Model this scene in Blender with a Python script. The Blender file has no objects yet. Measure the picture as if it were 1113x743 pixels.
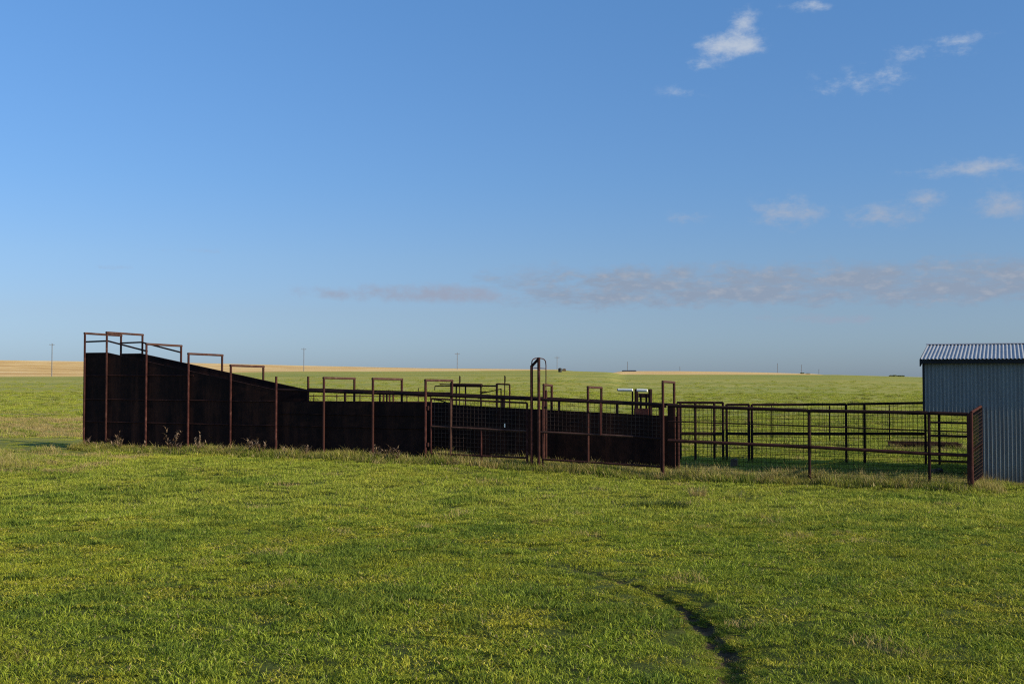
import bpy, math, random
import numpy as np
from mathutils import Vector, noise

random.seed(7)
RNG = np.random.default_rng(7)
scene = bpy.context.scene
COL = scene.collection
F = 1200.0
EYE = 2.25
HOR = 408.0
CX = 556.5
PI = math.pi
AZ = math.radians(-26.8)     # where the sun stands (from +X)
EL = math.radians(21)

def sm(a, b, x):
    t = min(1.0, max(0.0, (x - a) / (b - a)))
    return t * t * (3 - 2 * t)

# ------------------------------------------------------------------ terrain
TOPS = [(-900, 409, 389), (0, 409.3, 391.3), (100, 409, 392.6), (160, 407, 393.4), (220, 405, 394.5), (330, 403.5, 397.2),
        (460, 403.2, 400), (560, 402.6, 401), (606, 402.0, 401.6), (625, 403.2, 404.6), (662, 404.3, 405.6), (676, 406.8, 403.1),
        (740, 407.0, 403.2), (820, 407.0, 404.4), (885, 407.2, 406.2), (908, 407.2, 408.4), (960, 408.6, 409.8),
        (1003, 409.8, 411), (1113, 410.5, 411.5), (2200, 410, 411)]
TP = np.array(TOPS, float)

def skyline(px):
    return float(np.interp(px, TP[:, 0], TP[:, 1])), float(np.interp(px, TP[:, 0], TP[:, 2]))

def gflat(x, y):
    b = float(np.interp(x, (-13, -2, 4, 8), (.15, .06, -.10, -.10))) * sm(12, 22, y)
    b += 0.42 * (1 - sm(3, 19, y))
    return b

def und(x, y, d):
    if d > 90: return 0.0
    k = 1 - sm(50, 90, d)
    n = noise.noise(Vector((x * 0.45, y * 0.45, 3.1))) * 0.030
    n += noise.noise(Vector((x * 1.6, y * 1.6, 8.7))) * 0.014
    n += noise.noise(Vector((x * 0.13, y * 0.13, 1.7))) * 0.05
    return n * k

RUT = []      # filled below (world xy centre line, half width, depth)
def rut_depth(x, y):
    best = 9e9; w = 0.1; dp = 0
    for i in range(len(RUT) - 1):
        ax, ay, aw, ad = RUT[i]; bx, by, bw, bd = RUT[i + 1]
        dx, dy = bx - ax, by - ay
        L = dx * dx + dy * dy
        t = max(0, min(1, ((x - ax) * dx + (y - ay) * dy) / L))
        q = math.hypot(x - ax - t * dx, y - ay - t * dy)
        if q < best:
            best = q; w = aw + (bw - aw) * t; dp = ad + (bd - ad) * t
    return best, w, dp

def g(x, y):
    d = math.hypot(x, y)
    z = gflat(x, y) + und(x, y, d)
    if d > 55 and y > 0:
        px = CX + F * x / y if y > 0.35 * abs(x) else (2200 if x > 0 else -900)
        a, b = skyline(px)
        Y = max(y, 0.35 * d)
        k = d / Y
        z3 = EYE - (a - HOR) / F * (350 / k)
        z6 = EYE - (b - HOR) / F * (620 / k)
        if d < 350:
            z = z + (z3 - gflat(x, y)) * ((d - 55) / 295) ** 1.15
        elif d < 620:
            z = z3 + (z6 - z3) * sm(0, 1, 0.5 * (d - 350) / 270) / 0.5
        else:
            z = z6 - (d - 620) * 0.004
    elif d > 55:
        z += 0.002 * (d - 55)
    if RUT and 5 < y < 14 and -1.5 < x < 5:
        q, w, dp = rut_depth(x, y)
        z -= dp * math.exp(-(q / w) ** 2)
    return z

def unproj(px, py):
    r = (px - CX) / F; Y = 15.0
    for _ in range(40):
        Y = 0.5 * Y + 0.5 * (EYE - gflat(r * Y, Y)) * F / (py - HOR)
    return r * Y, Y

_r = [(622, 615, .05, .025), (650, 623, .09, .045), (680, 632, .10, .05), (712, 643, .13, .055), (745, 658, .15, .075), (772, 680, .16, .08),
      (790, 703, .17, .08), (795, 725, .16, .075), (790, 750, .15, .07), (776, 800, .15, .10)]
RUT = [(*unproj(a, b), w, d) for a, b, w, d in _r]

# ------------------------------------------------------------------ node helpers
def mat(name):
    m = bpy.data.materials.new(name); m.use_nodes = True
    nt = m.node_tree; nt.nodes.clear()
    return m, nt

def N(nt, t, **kw):
    n = nt.nodes.new(t)
    for k, v in kw.items():
        if k.startswith('i_'):
            n.inputs[int(k[2:])].default_value = v
        else:
            setattr(n, k, v)
    return n

def L(nt, a, b): nt.links.new(a, b)

def ramp(nt, fac, stops):
    r = N(nt, 'ShaderNodeValToRGB')
    el = r.color_ramp.elements
    while len(el) < len(stops): el.new(0.5)
    for e, (p, c) in zip(el, stops):
        e.position = p
        e.color = (*c, 1) if len(c) == 3 else c
    L(nt, fac, r.inputs[0])
    return r.outputs[0]

def mixc(nt, fac, a, b, mode='MIX'):
    m = N(nt, 'ShaderNodeMix', data_type='RGBA', blend_type=mode)
    for v, i in ((fac, 0), (a, 6), (b, 7)):
        if hasattr(v, 'is_linked') or isinstance(v, bpy.types.NodeSocket): L(nt, v, m.inputs[i])
        else: m.inputs[i].default_value = v if i == 0 else (*v, 1)
    return m.outputs[2]

def mth(nt, op, a, b=None, c=None, clamp=False):
    m = N(nt, 'ShaderNodeMath', operation=op, use_clamp=clamp)
    for i, v in enumerate((a, b, c)):
        if v is None: continue
        if isinstance(v, bpy.types.NodeSocket): L(nt, v, m.inputs[i])
        else: m.inputs[i].default_value = v
    return m.outputs[0]

def noi(nt, vec, scale, detail=3, rough=.55, stretch=None):
    if stretch:
        mp = N(nt, 'ShaderNodeMapping'); mp.inputs['Scale'].default_value = stretch
        L(nt, vec, mp.inputs[0]); vec = mp.outputs[0]
    n = N(nt, 'ShaderNodeTexNoise'); n.inputs['Scale'].default_value = scale
    n.inputs['Detail'].default_value = detail; n.inputs['Roughness'].default_value = rough
    L(nt, vec, n.inputs['Vector'])
    return n.outputs[0]

def principled(nt, col, rough=.8, metal=0., spec=.3, bump=None, bstr=.2, bdist=.01):
    p = N(nt, 'ShaderNodeBsdfPrincipled')
    o = N(nt, 'ShaderNodeOutputMaterial')
    for v, k in ((col, 'Base Color'), (rough, 'Roughness'), (metal, 'Metallic')):
        if isinstance(v, bpy.types.NodeSocket): L(nt, v, p.inputs[k])
        else: p.inputs[k].default_value = (*v, 1) if k == 'Base Color' else v
    p.inputs['Specular IOR Level'].default_value = spec
    if bump is not None:
        b = N(nt, 'ShaderNodeBump'); b.inputs['Strength'].default_value = bstr; b.inputs['Distance'].default_value = bdist
        L(nt, bump, b.inputs['Height']); L(nt, b.outputs[0], p.inputs['Normal'])
    L(nt, p.outputs[0], o.inputs[0])
    return p

def geo_pos(nt): return N(nt, 'ShaderNodeNewGeometry').outputs['Position']
def simple(name, c1, c2, scale=8, rough=.8, metal=0., spec=.3, stretch=None):
    m, nt = mat(name)
    n = noi(nt, geo_pos(nt), scale, 5, .65, stretch)
    c = ramp(nt, n, [(.35, c1), (.65, c2)])
    principled(nt, c, rough, metal, spec, n, .25, .004)
    return m

M = {}
# rusted pipe: dark brown, paler bleached scale here and there
def rust(name, dark, mid, pale, k=.62):
    m, nt = mat(name)
    p = geo_pos(nt)
    n1 = noi(nt, p, 6, 6, .7); n2 = noi(nt, p, 1.3, 4, .6, (1, 1, .35))
    c = ramp(nt, n1, [(.34, dark), (.55, mid), (.75, pale)])
    c = mixc(nt, ramp(nt, n2, [(.45, (0, 0, 0)), (k, (1, 1, 1))]), c, mid)
    principled(nt, c, .85, 0, .12, n1, .3, .003)
    return m
M['pipe'] = rust('rusty_pipe', (.024, .010, .009), (.058, .023, .018), (.14, .066, .05))
M['bar_top'] = rust('sunlit_bleached_bar', (.05, .024, .018), (.10, .050, .036), (.19, .11, .08))  # weathered rust, with the tan of sunlit bars put into the colour
M['pipe_red'] = rust('red_brown_pipe', (.030, .011, .010), (.072, .025, .020), (.16, .072, .055))
M['pipe_dark'] = rust('dark_pipe', (.013, .007, .006), (.028, .013, .011), (.07, .034, .026))
def sheet_mat():
    m, nt = mat('dark_rusty_sheet'); p = geo_pos(nt)
    n1 = noi(nt, p, 5, 6, .7); n2 = noi(nt, p, 2.2, 5, .65, (1, 1, .12)); n3 = noi(nt, p, .6, 3, .6)
    c = ramp(nt, n1, [(.34, (.010, .0055, .005)), (.55, (.021, .0095, .0075)), (.75, (.04, .017, .012))])
    c = mixc(nt, mth(nt, 'MULTIPLY', ramp(nt, n2, [(.48, (0, 0, 0)), (.68, (1, 1, 1))]), .75), c, (.075, .027, .016))
    c = mixc(nt, mth(nt, 'MULTIPLY', ramp(nt, n3, [(.5, (0, 0, 0)), (.65, (1, 1, 1))]), .6), c, (.010, .006, .006))
    principled(nt, c, .85, 0, .12, mth(nt, 'ADD', n1, mth(nt, 'MULTIPLY', n3, 3.)), .5, .01)
    return m
M['sheet'] = sheet_mat()
M['wire'] = simple('rusty_wire', (.05, .028, .02), (.11, .065, .045), 4)
M['wire_dark'] = simple('dark_wire', (.012, .010, .008), (.03, .022, .017), 4, .8, 0, .1)
M['white'] = simple('worn_white_paint', (.84, .83, .74), (.92, .91, .82), 5, .5)
M['trough'] = rust('trough_rust', (.02, .012, .01), (.05, .024, .018), (.18, .08, .06))
M['redplate'] = simple('rusty_red_plate', (.10, .028, .018), (.20, .06, .035), 9)
M['black'] = simple('black_trim', (.008, .008, .009), (.016, .016, .018), 6, .6)
M['pole'] = simple('hazed_pole', (.13, .14, .16), (.20, .21, .23), 2)  # distance haze is painted in as a lighter grey-blue
M['wood'] = simple('weathered_wood', (.07, .045, .03), (.16, .11, .07), 12, .9, 0, .2, (1, 1, .15))
M['dirt'] = simple('dark_soil', (.016, .012, .007), (.04, .028, .016), 14, .95, 0, .1)
M['farwhite'] = simple('pale_siding', (.55, .53, .5), (.7, .68, .65), 1)
M['farroof'] = simple('dark_roof', (.03, .03, .035), (.06, .06, .06), 1)
M['fartree'] = simple('far_tree_leaves', (.05, .07, .03), (.12, .14, .06), .8, .9)

# galvanised corrugated steel
def galv(name, base, rough, metal, tone):
    m, nt = mat(name)
    p = geo_pos(nt)
    n1 = noi(nt, p, 1.1, 5, .6, (1, 1, .4)); n2 = noi(nt, p, 40, 3, .6)
    c = mixc(nt, n1, tuple(b * .78 for b in base), tuple(b * 1.1 for b in base))
    c = mixc(nt, ramp(nt, n2, [(.5, (0, 0, 0)), (.8, (.5, .5, .5))]), c, tone)
    sz = N(nt, 'ShaderNodeSeparateXYZ'); L(nt, p, sz.inputs[0])
    st_ = noi(nt, p, 5, 4, .7, (1, 1, .06))
    c = mixc(nt, mth(nt, 'MULTIPLY', ramp(nt, st_, [(.5, (0, 0, 0)), (.72, (1, 1, 1))]), .35), c, (.09, .06, .045))
    dz = N(nt, 'ShaderNodeMapRange'); L(nt, mth(nt, 'ADD', sz.outputs[2], mth(nt, 'MULTIPLY', n1, .3)), dz.inputs[0]); dz.inputs[1].default_value = .5; dz.inputs[2].default_value = .05
    c = mixc(nt, mth(nt, 'MULTIPLY', dz.outputs[0], .6), c, (.10, .085, .06))
    r = mth(nt, 'ADD', mth(nt, 'MULTIPLY', n1, .25), rough - .12)
    principled(nt, c, r, metal, .4)
    return m
M['wall'] = galv('galvanised_wall_sheet', (.205, .228, .222), .5, .1, (.12, .12, .12))
M['roof'] = galv('galvanised_roof_sheet', (.42, .43, .42), .5, .3, (.4, .4, .4))

def leafy(name, cols, straw=None, transl=.28, patch=True, far=False):
    """cols: dark, mid, light, patch colour"""
    m, nt = mat(name)
    at = N(nt, 'ShaderNodeAttribute', attribute_name='tint')
    sep = N(nt, 'ShaderNodeSeparateColor'); L(nt, at.outputs['Color'], sep.inputs[0])
    r, h = sep.outputs[0], sep.outputs[1]
    c = ramp(nt, r, [(0., cols[0]), (.45, cols[1]), (.9, cols[2])])
    p = geo_pos(nt)
    if patch:
        n = noi(nt, p, .55, 5, .62); n2 = noi(nt, p, 3.1, 3, .6)
        f = mth(nt, 'ADD', mth(nt, 'MULTIPLY', n, .7), mth(nt, 'MULTIPLY', n2, .3))
        f = ramp(nt, f, [(.46, (0, 0, 0)), (.60, (1, 1, 1))])
        f = mth(nt, 'MULTIPLY', f, mth(nt, 'ADD', mth(nt, 'MULTIPLY', r, .8), .15), clamp=True)
        c = mixc(nt, f, c, cols[3])
        n3 = noi(nt, p, .22, 4, .6)
        c = mixc(nt, ramp(nt, n3, [(.35, (.25, .25, .25)), (.6, (0, 0, 0))]), c, cols[0])
    if straw:
        s = ramp(nt, r, [(straw[0], (0, 0, 0)), (straw[0] + .02, (1, 1, 1))])
        c = mixc(nt, s, c, straw[1])
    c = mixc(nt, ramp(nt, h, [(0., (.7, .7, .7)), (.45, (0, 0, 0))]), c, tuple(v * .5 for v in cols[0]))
    d = N(nt, 'ShaderNodeBsdfPrincipled'); d.inputs['Roughness'].default_value = .55
    d.inputs['Specular IOR Level'].default_value = .12
    L(nt, c, d.inputs['Base Color'])
    t = N(nt, 'ShaderNodeBsdfTranslucent'); L(nt, c, t.inputs[0])
    mx = N(nt, 'ShaderNodeMixShader'); mx.inputs[0].default_value = transl
    L(nt, d.outputs[0], mx.inputs[1]); L(nt, t.outputs[0], mx.inputs[2])
    o = N(nt, 'ShaderNodeOutputMaterial'); L(nt, mx.outputs[0], o.inputs[0])
    return m
TAN = (.55, .42, .20)
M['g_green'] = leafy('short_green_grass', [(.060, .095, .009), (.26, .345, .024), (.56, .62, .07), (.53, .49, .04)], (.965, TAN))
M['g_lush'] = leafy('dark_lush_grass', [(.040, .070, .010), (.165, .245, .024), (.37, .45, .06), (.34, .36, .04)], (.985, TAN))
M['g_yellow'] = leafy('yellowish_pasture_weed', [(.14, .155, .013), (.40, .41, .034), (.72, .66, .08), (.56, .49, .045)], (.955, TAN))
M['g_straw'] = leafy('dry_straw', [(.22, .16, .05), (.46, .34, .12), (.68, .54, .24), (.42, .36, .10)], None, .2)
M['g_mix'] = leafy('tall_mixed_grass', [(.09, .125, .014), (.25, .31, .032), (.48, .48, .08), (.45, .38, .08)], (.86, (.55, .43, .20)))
M['g_dark'] = leafy('shade_dark_grass', [(.015, .028, .007), (.05, .075, .012), (.17, .20, .035), (.1, .1, .02)], None, .15, False)  # green darkened to paint in the shade around one clump
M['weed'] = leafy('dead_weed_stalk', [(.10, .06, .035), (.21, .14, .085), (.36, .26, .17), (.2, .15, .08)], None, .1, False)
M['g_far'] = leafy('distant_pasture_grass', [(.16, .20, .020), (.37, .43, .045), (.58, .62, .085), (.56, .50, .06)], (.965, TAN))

# ------------------------------------------------------------------ object helpers
def tag(o, label=None, cat=None, group=None, kind=None):
    if label: o['label'] = label
    if cat: o['category'] = cat
    if group: o['group'] = group
    if kind: o['kind'] = kind
    return o

def thing(name, loc, label, cat, group=None):
    o = bpy.data.objects.new(name, None); COL.objects.link(o)
    o.location = loc; o.empty_display_size = .1
    return tag(o, label, cat, group)

def root_of(o):
    while o.parent: o = o.parent
    return o

class MB:
    def __init__(s): s.v = []; s.f = []; s.t = []
    def add(s, vs, fs):
        b = len(s.v); s.v += [tuple(v) for v in vs]; s.f += [tuple(b + i for i in f) for f in fs]
    def tube(s, p0, p1, r, n=8, r1=None, cap=True):
        p0, p1 = Vector(p0), Vector(p1); d = (p1 - p0)
        if d.length < 1e-6: return
        d.normalize(); a = d.orthogonal().normalized(); b = d.cross(a)
        r1 = r if r1 is None else r1
        vs = []
        for p, rr in ((p0, r), (p1, r1)):
            for k in range(n):
                t = 2 * PI * k / n
                vs.append(p + (a * math.cos(t) + b * math.sin(t)) * rr)
        fs = [(k, (k + 1) % n, n + (k + 1) % n, n + k) for k in range(n)]
        if cap: fs += [tuple(range(n - 1, -1, -1)), tuple(range(n, 2 * n))]
        s.add(vs, fs)
    def path(s, pts, r, n=8):
        for a, b in zip(pts, pts[1:]): s.tube(a, b, r, n)
    def box(s, c, ax, ay, az):   # half-extent vectors
        c, ax, ay, az = map(Vector, (c, ax, ay, az))
        vs = [c + ax * i + ay * j + az * k for i in (-1, 1) for j in (-1, 1) for k in (-1, 1)]
        s.add(vs, [(0, 1, 3, 2), (4, 6, 7, 5), (0, 4, 5, 1), (2, 3, 7, 6), (0, 2, 6, 4), (1, 5, 7, 3)])
    def build(s, name, m, parent=None, smooth=False, origin=None):
        me = bpy.data.meshes.new(name)
        o = bpy.data.objects.new(name, me); COL.objects.link(o)
        if parent is not None:
            org = root_of(parent).location
            o.parent = parent
        else:
            org = Vector(origin) if origin is not None else Vector((0, 0, 0))
            o.location = org
        me.from_pydata([(v[0] - org[0], v[1] - org[1], v[2] - org[2]) for v in s.v], [], s.f)
        me.materials.append(m)
        if smooth: me.polygons.foreach_set('use_smooth', [True] * len(me.polygons))
        if s.t:
            a = me.color_attributes.new('tint', 'FLOAT_COLOR', 'POINT')
            a.data.foreach_set('color', np.array(s.t, np.float32).ravel())
        me.update()
        return o

def one(name, m, parent, fn, smooth=False):
    b = MB(); fn(b); return b.build(name, m, parent, smooth)
def pipe(name, m, parent, pts, r=.032, n=8):
    b = MB(); b.path(pts, r, n); return b.build(name, m, parent, True if False else False)

# ------------------------------------------------------------------ layout of the pens (metres)
U = Vector((.9135, -.4067, 0)); V = Vector((.4067, .9135, 0))
O0 = Vector((-2.11, 27.4, 0))
def S(s, off=0., z=0.):
    p = O0 + U * s + V * off
    return Vector((p.x, p.y, z))
def sol(px, off=0.):
    r = (px - CX) / F
    return (r * (27.4 + .9135 * off) + 2.11 - .4067 * off) / (.9135 + .4067 * r)
def zof(py, Y): return EYE - (py - HOR) * Y / F
def PT(px, py, off=0.):
    p = S(sol(px, off), off); p.z = zof(py, p.y); return p
def GB(p, up=0.): return Vector((p.x, p.y, g(p.x, p.y) + up))
def width(s): return 1.36 - .21 * sm(-1, 3, s)
ZV = Vector((0, 0, 1))

def panel_poly(b, pts_bot, pts_top, th=.008, nrm=None):
    """vertical sheet through matching bottom/top points with thickness"""
    nrm = nrm or V
    n = len(pts_bot)
    vs = []
    for sgn in (-1, 1):
        vs += [p + nrm * th * .5 * sgn for p in pts_bot] + [p + nrm * th * .5 * sgn for p in pts_top]
    fs = []
    for i in range(n - 1):
        fs.append((i, i + 1, n + i + 1, n + i)); fs.append((2 * n + i + 1, 2 * n + i, 3 * n + i, 3 * n + i + 1))
        fs.append((n + i, n + i + 1, 3 * n + i + 1, 3 * n + i)); fs.append((i + 1, i, 2 * n + i, 2 * n + i + 1))
    fs.append((0, n, 3 * n, 2 * n)); fs.append((n - 1, 3 * n - 1 - n + n - n, 3 * n - 1 + n, 2 * n - 1)) if False else fs.append((2 * n - 1, n - 1, 3 * n - 1, 4 * n - 1))
    b.add(vs, fs)

def mesh_wire(b, p0, p1, zt0, zt1, zb0, zb1, sp=.10, r=.003):
    """square welded wire between two plan points"""
    p0, p1 = Vector(p0), Vector(p1); Ln = (p1 - p0).length
    k = max(1, int(round(Ln / sp)))
    for i in range(k + 1):
        t = i / k; q = p0.lerp(p1, t)
        b.tube((q.x, q.y, zb0 + (zb1 - zb0) * t), (q.x, q.y, zt0 + (zt1 - zt0) * t), r, 3, cap=False)
    kz = max(1, int(round((zt0 - zb0) / sp)))
    for j in range(kz + 1):
        t = j / kz
        b.tube((p0.x, p0.y, zb0 + (zt0 - zb0) * t), (p1.x, p1.y, zb1 + (zt1 - zb1) * t), r, 3, cap=False)

R = .032
# ---- loading chute -------------------------------------------------------
HO = [(-11.2, 3.47), (-10.37, 3.48), (-8.91, 3.135), (-7.42, 2.85), (-5.98, 2.52), (-4.47, 2.225), (-2.98, 2.19), (-1.51, 2.17), (0., 2.137)]
def chute_top(s):
    if s <= -10.37: return 2.885
    return 2.885 + (1.84 - 2.885) * (s + 10.37) / 5.9
t = thing('loading_chute', GB(S(-8, .6)), 'tall dark rusty steel loading chute with sloping solid sides and pipe hoops', 'cattle chute')
ss = [-11.2, -10.37, -9.6, -8.91, -8.2, -7.42, -6.7, -5.98, -5.2, -4.475]
for off in (0., 1.36):
    one('side_panel', M['sheet'], t, lambda b: panel_poly(b, [GB(S(s, off), -.03) for s in ss], [S(s, off, chute_top(s)) for s in ss]))
for zr, s1 in ((2.25, -7.25), (1.57, -4.5), (.93, -4.5)):
    pipe('stiffener', M['pipe'], t, [S(-11.17, -.018, zr), S(s1, -.018, zr)], .014, 6)
for off in (0., 1.36):
    o2 = -.035 if off == 0 else .035
    pipe('guard_rail', M['pipe_dark'], t, [S(-11.2, off + o2 * .0, 3.225), S(-10.37, off, 3.24), S(-8.91, off, 2.93)], .024)
    pipe('edge_rail', M['pipe_dark'], t, [S(s, off, chute_top(s) + .012) for s in (-11.2, -10.37, -4.5)], .014)
for s, zt in HO[:5]:
    near, far = S(s, -.036), S(s, 1.396)
    pm = M['pipe'] if s < -10 else M['pipe_red']
    pipe('post', pm, t, [GB(near, -.1), Vector((near.x, near.y, zt))], R)
    pipe('post', M['pipe'], t, [GB(far, -.1), Vector((far.x, far.y, zt))], R)
    pipe('hoop_bar', M['bar_top'], t, [Vector((near.x, near.y, zt)) - V * .03, Vector((far.x, far.y, zt - .02)) + V * .03], R)
def ramp_(b):
    n = 12
    for i in range(n):
        s0 = -11.2 + 6.7 * i / n; s1 = s0 + 6.7 / n - .01
        z0 = 1.4 - max(0, (s0 + 10.37)) * 1.15 / 5.9; z1 = 1.4 - max(0, (s1 + 10.37)) * 1.15 / 5.9
        c = S((s0 + s1) / 2, .68, (z0 + z1) / 2)
        b.box(c, (S(s1, 0, z1) - S(s0, 0, z0)) / 2, V * .66, ZV * .02)
one('ramp_floor', M['wood'], t, ramp_)

# ---- solid sided alley ---------------------------------------------------
t = thing('cattle_alley', GB(S(-2.2, .6)), 'low solid dark steel cattle alley with pipe hoops, joining the sloping chute', 'cattle alley')
ss = [-4.465, -3, -1.5, 0]
for off in (0., 1.36):
    one('side_panel', M['sheet'], t, lambda b: panel_poly(b, [GB(S(s, off), -.03) for s in ss], [S(s, off, 1.555) for s in ss]))
    pipe('top_rail', M['pipe_dark'], t, [S(-4.47, off, 1.873), S(-.02, off, 1.775)], .036)
for zr in (.93, 1.25):
    pipe('stiffener', M['sheet'], t, [S(-4.43, -.018, zr), S(-.05, -.018, zr)], .012, 6)
for s, zt in HO[5:]:
    w = width(s)
    near, far = S(s, -.072), S(s, w + .036)
    pm = M['pipe_red'] if s in (-4.47, 0.) else M['pipe']
    pipe('post', pm, t, [GB(near, -.1), Vector((near.x, near.y, zt))], R)
    pipe('post', M['pipe'], t, [GB(far, -.1), Vector((far.x, far.y, zt))], R)
    if s > -4.4: pipe('hoop_bar', M['bar_top'], t, [Vector((near.x, near.y, zt)) - V * .03, Vector((far.x, far.y, zt - .02)) + V * .03], R * .95)

# ---- far solid wall of the alley, right of the hoops ----------------------
t = thing('sheet_metal_wall', GB(S(3, 1.2)), 'plain dark rusty sheet wall behind the two mesh gates', 'metal wall')
ss = [0.03, 1.5, 3, 4.5, 6.06]
def wtop(s): return 1.50 - .205 * s / 6.06
one('sheet', M['sheet'], t, lambda b: panel_poly(b, [GB(S(s, width(s)), -.03) for s in ss], [S(s, width(s), wtop(s)) for s in ss]))
pipe('top_rail', M['pipe_dark'], t, [S(.06, 1.3, 1.765), S(3, 1.15, 1.68), S(6.06, 1.15, 1.56)], .03)
for s in (1.5, 3.05, 4.55, 6.06):
    p = S(s, width(s) + .04)
    pipe('post', M['pipe'], t, [GB(p, -.1), Vector((p.x, p.y, 1.765 - .034 * s))], R)

def hoop(px0, px1, py, off0, off1, ybase0=None, label=''):
    a = PT(px0, py, off0); b_ = PT(px1, py + .8, off1)
    t = thing('pipe_hoop', GB(a), label, 'pipe hoop', 'pipe hoops over the alley')
    pipe('post', M['pipe'], t, [GB(a, -.1), a], .03)
    pipe('post', M['pipe'], t, [GB(b_, -.1), b_], .03)
    d = (b_ - a).normalized() * .03
    pipe('crossbar', M['bar_top'], t, [a - d, b_ + d], .028)
hoop(591, 599.6, 418, .75, 1.25, label='small rusty pipe hoop right behind the tall arched frame')
hoop(639, 653.5, 420.5, .3, 1.24, label='square rusty pipe hoop above the middle of the mesh panel')
hoop(720.3, 732.6, 414.6, -.07, 1.12, label='rusty pipe hoop at the end of the alley, right of the white bars')
p = PT(593.4, 424, .9)
tag(one('steel_post', M['pipe_dark'], None, lambda b: b.tube(GB(p, -.1), p, .034)), 'short dark steel post inside the small hoop by the arched frame', 'post')

# ---- gates in the near side ----------------------------------------------
def top_run(name, pts, m=None, r=.034):
    return pipe(name, m or M['pipe_dark'], None, pts, r)
o = top_run('top_rail', [S(.03, -.02, 1.77), S(2.8, -.02, 1.692), S(6.02, -.02, 1.585)])
tag(o, 'long dark pipe rail running along above the two mesh gates', 'pipe rail')

t = thing('mesh_gate', GB(S(1.4, -.03)), 'red brown pipe gate with wire mesh, straw heaped at its foot', 'gate', 'mesh gates in the near fence')
a, c = S(.14, -.04), S(2.72, -.04)
def zat(s, z0, z1): return z0 + (z1 - z0) * s / 2.8
for s in (.14, 2.72):
    p = S(s, -.04); pipe('upright', M['pipe_red'], t, [GB(p, .06), Vector((p.x, p.y, zat(s, 1.68, 1.60)))], .026)
p = S(.69, -.05); pipe('upright', M['bar_top'], t, [GB(p, .06), Vector((p.x, p.y, 1.66))], .024)
p = S(1.516, -.04); pipe('stub_post', M['pipe_red'], t, [GB(p, .02), Vector((p.x, p.y, .975))], .024)
pipe('frame_rail', M['bar_top'], t, [S(.14, -.04, 1.00), S(2.72, -.04, .93)], .026)
pipe('frame_rail', M['pipe'], t, [S(.14, -.04, 1.68), S(2.72, -.04, 1.60)], .022)
pipe('frame_rail', M['pipe'], t, [S(.14, -.04, .33), S(2.72, -.04, .30)], .024)
one('wire_mesh', M['wire'], t, lambda b: mesh_wire(b, a - V * .0, c, 1.67, 1.59, .33, .30, .10, .0045))
for z_ in (.55, 1.45):
    p_ = S(.07, -.06, z_); one('hinge', M['pipe'], t, lambda b: (b.tube(p_ - ZV * .05, p_ + ZV * .05, .03, 8), b.box(p_ + U * .035, U * .035, V * .012, ZV * .022)))
ch = [S(2.72 + .016 * k, -.085, 1.12 - .05 * math.sin(PI * k / 7)) for k in range(8)]
pipe('chain', M['pipe'], t, ch + [S(2.83, -.06, 1.16)], .008, 5)
q = PT(548.6, 462, -.065)
one('tag_plate', M['white'], t, lambda b: b.box(q, U * .014, V * .003, ZV * .045))

t = thing('mesh_fence', GB(S(4.5, -.03)), 'dark pipe and wire mesh panel between the arched frame and the end post', 'fence panel', 'mesh gates in the near fence')
a, c = S(3.12, -.04), S(6.0, -.04)
pipe('frame_rail', M['bar_top'], t, [PT(587, 469, -.04), PT(688, 474, -.04)], .026)  # sunlit stretch of the rail, painted paler than the rest
pipe('frame_rail', M['pipe_dark'], t, [PT(688, 474, -.04), PT(720, 477, -.04)], .026)
pipe('frame_rail', M['pipe'], t, [S(3.12, -.04, .28), S(6.0, -.04, .2)], .024)
p = S(sol(652.5, -.05), -.05); pipe('upright', M['pipe_red'], t, [Vector((p.x, p.y, .88)), Vector((p.x, p.y, 1.62))], .024)
for s in (3.12, 6.0):
    p = S(s, -.04); pipe('upright', M['pipe'], t, [GB(p, .05), Vector((p.x, p.y, 1.66 - .038 * (s - 3)))], .022)
one('wire_mesh', M['wire'], t, lambda b: mesh_wire(b, a, c, 1.66, 1.56, .90, .84, .10, .004))

t = thing('arched_gate_frame', GB(S(2.8, 0)), 'tall narrow pipe frame with rounded top and diagonal brace, tallest thing over the gates', 'gate frame')
A, B = PT(577.8, 397, -.07), PT(585.6, 388.3, -.07)
pipe('post', M['pipe_red'], t, [GB(A, -.1), A], .034)
pipe('post', M['pipe'], t, [GB(B, -.1), B], .036)
pipe('brace', M['pipe_dark'], t, [A + Vector((0, 0, -.02)), B + Vector((0, 0, -.03))], .032)
arc = [A.copy()]
C2 = PT(593.4, 391, .85)
zt = B.z - .01
base = Vector((A.x, A.y, 0)); end = Vector((C2.x, C2.y, 0))
for k in range(9):
    th = PI * k / 8
    q = base.lerp(end, .5 - .5 * math.copysign(abs(math.cos(th)) ** .7, math.cos(th)))
    arc.append(Vector((q.x, q.y, zt - .17 + .17 * math.sin(th) ** .6 if th < PI else zt - .17)))
arc.append(Vector((C2.x, C2.y, .1)))
pipe('arch', M['pipe_red'], t, arc, .013, 6)
pipe('cross_rod', M['pipe_red'], t, [Vector((A.x, A.y, zt - .23)), Vector((C2.x, C2.y, zt - .25))], .009, 6)

t = thing('solid_gate', GB(S(6.14, .5)), 'narrow solid dark panel beside the tall end post of the mesh panels', 'gate')
one('sheet', M['sheet'], t, lambda b: panel_poly(b, [S(sol(725.3, .95), .95, .0), S(sol(733.2, .95), .95, .0)], [S(sol(725.3, .95), .95, 1.56), S(sol(733.2, .95), .95, 1.56)], .01))
pipe('frame_rail', M['pipe_dark'], t, [S(sol(724.8, .95), .95, 1.57), S(sol(733.6, .95), .95, 1.57)], .026)

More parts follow.
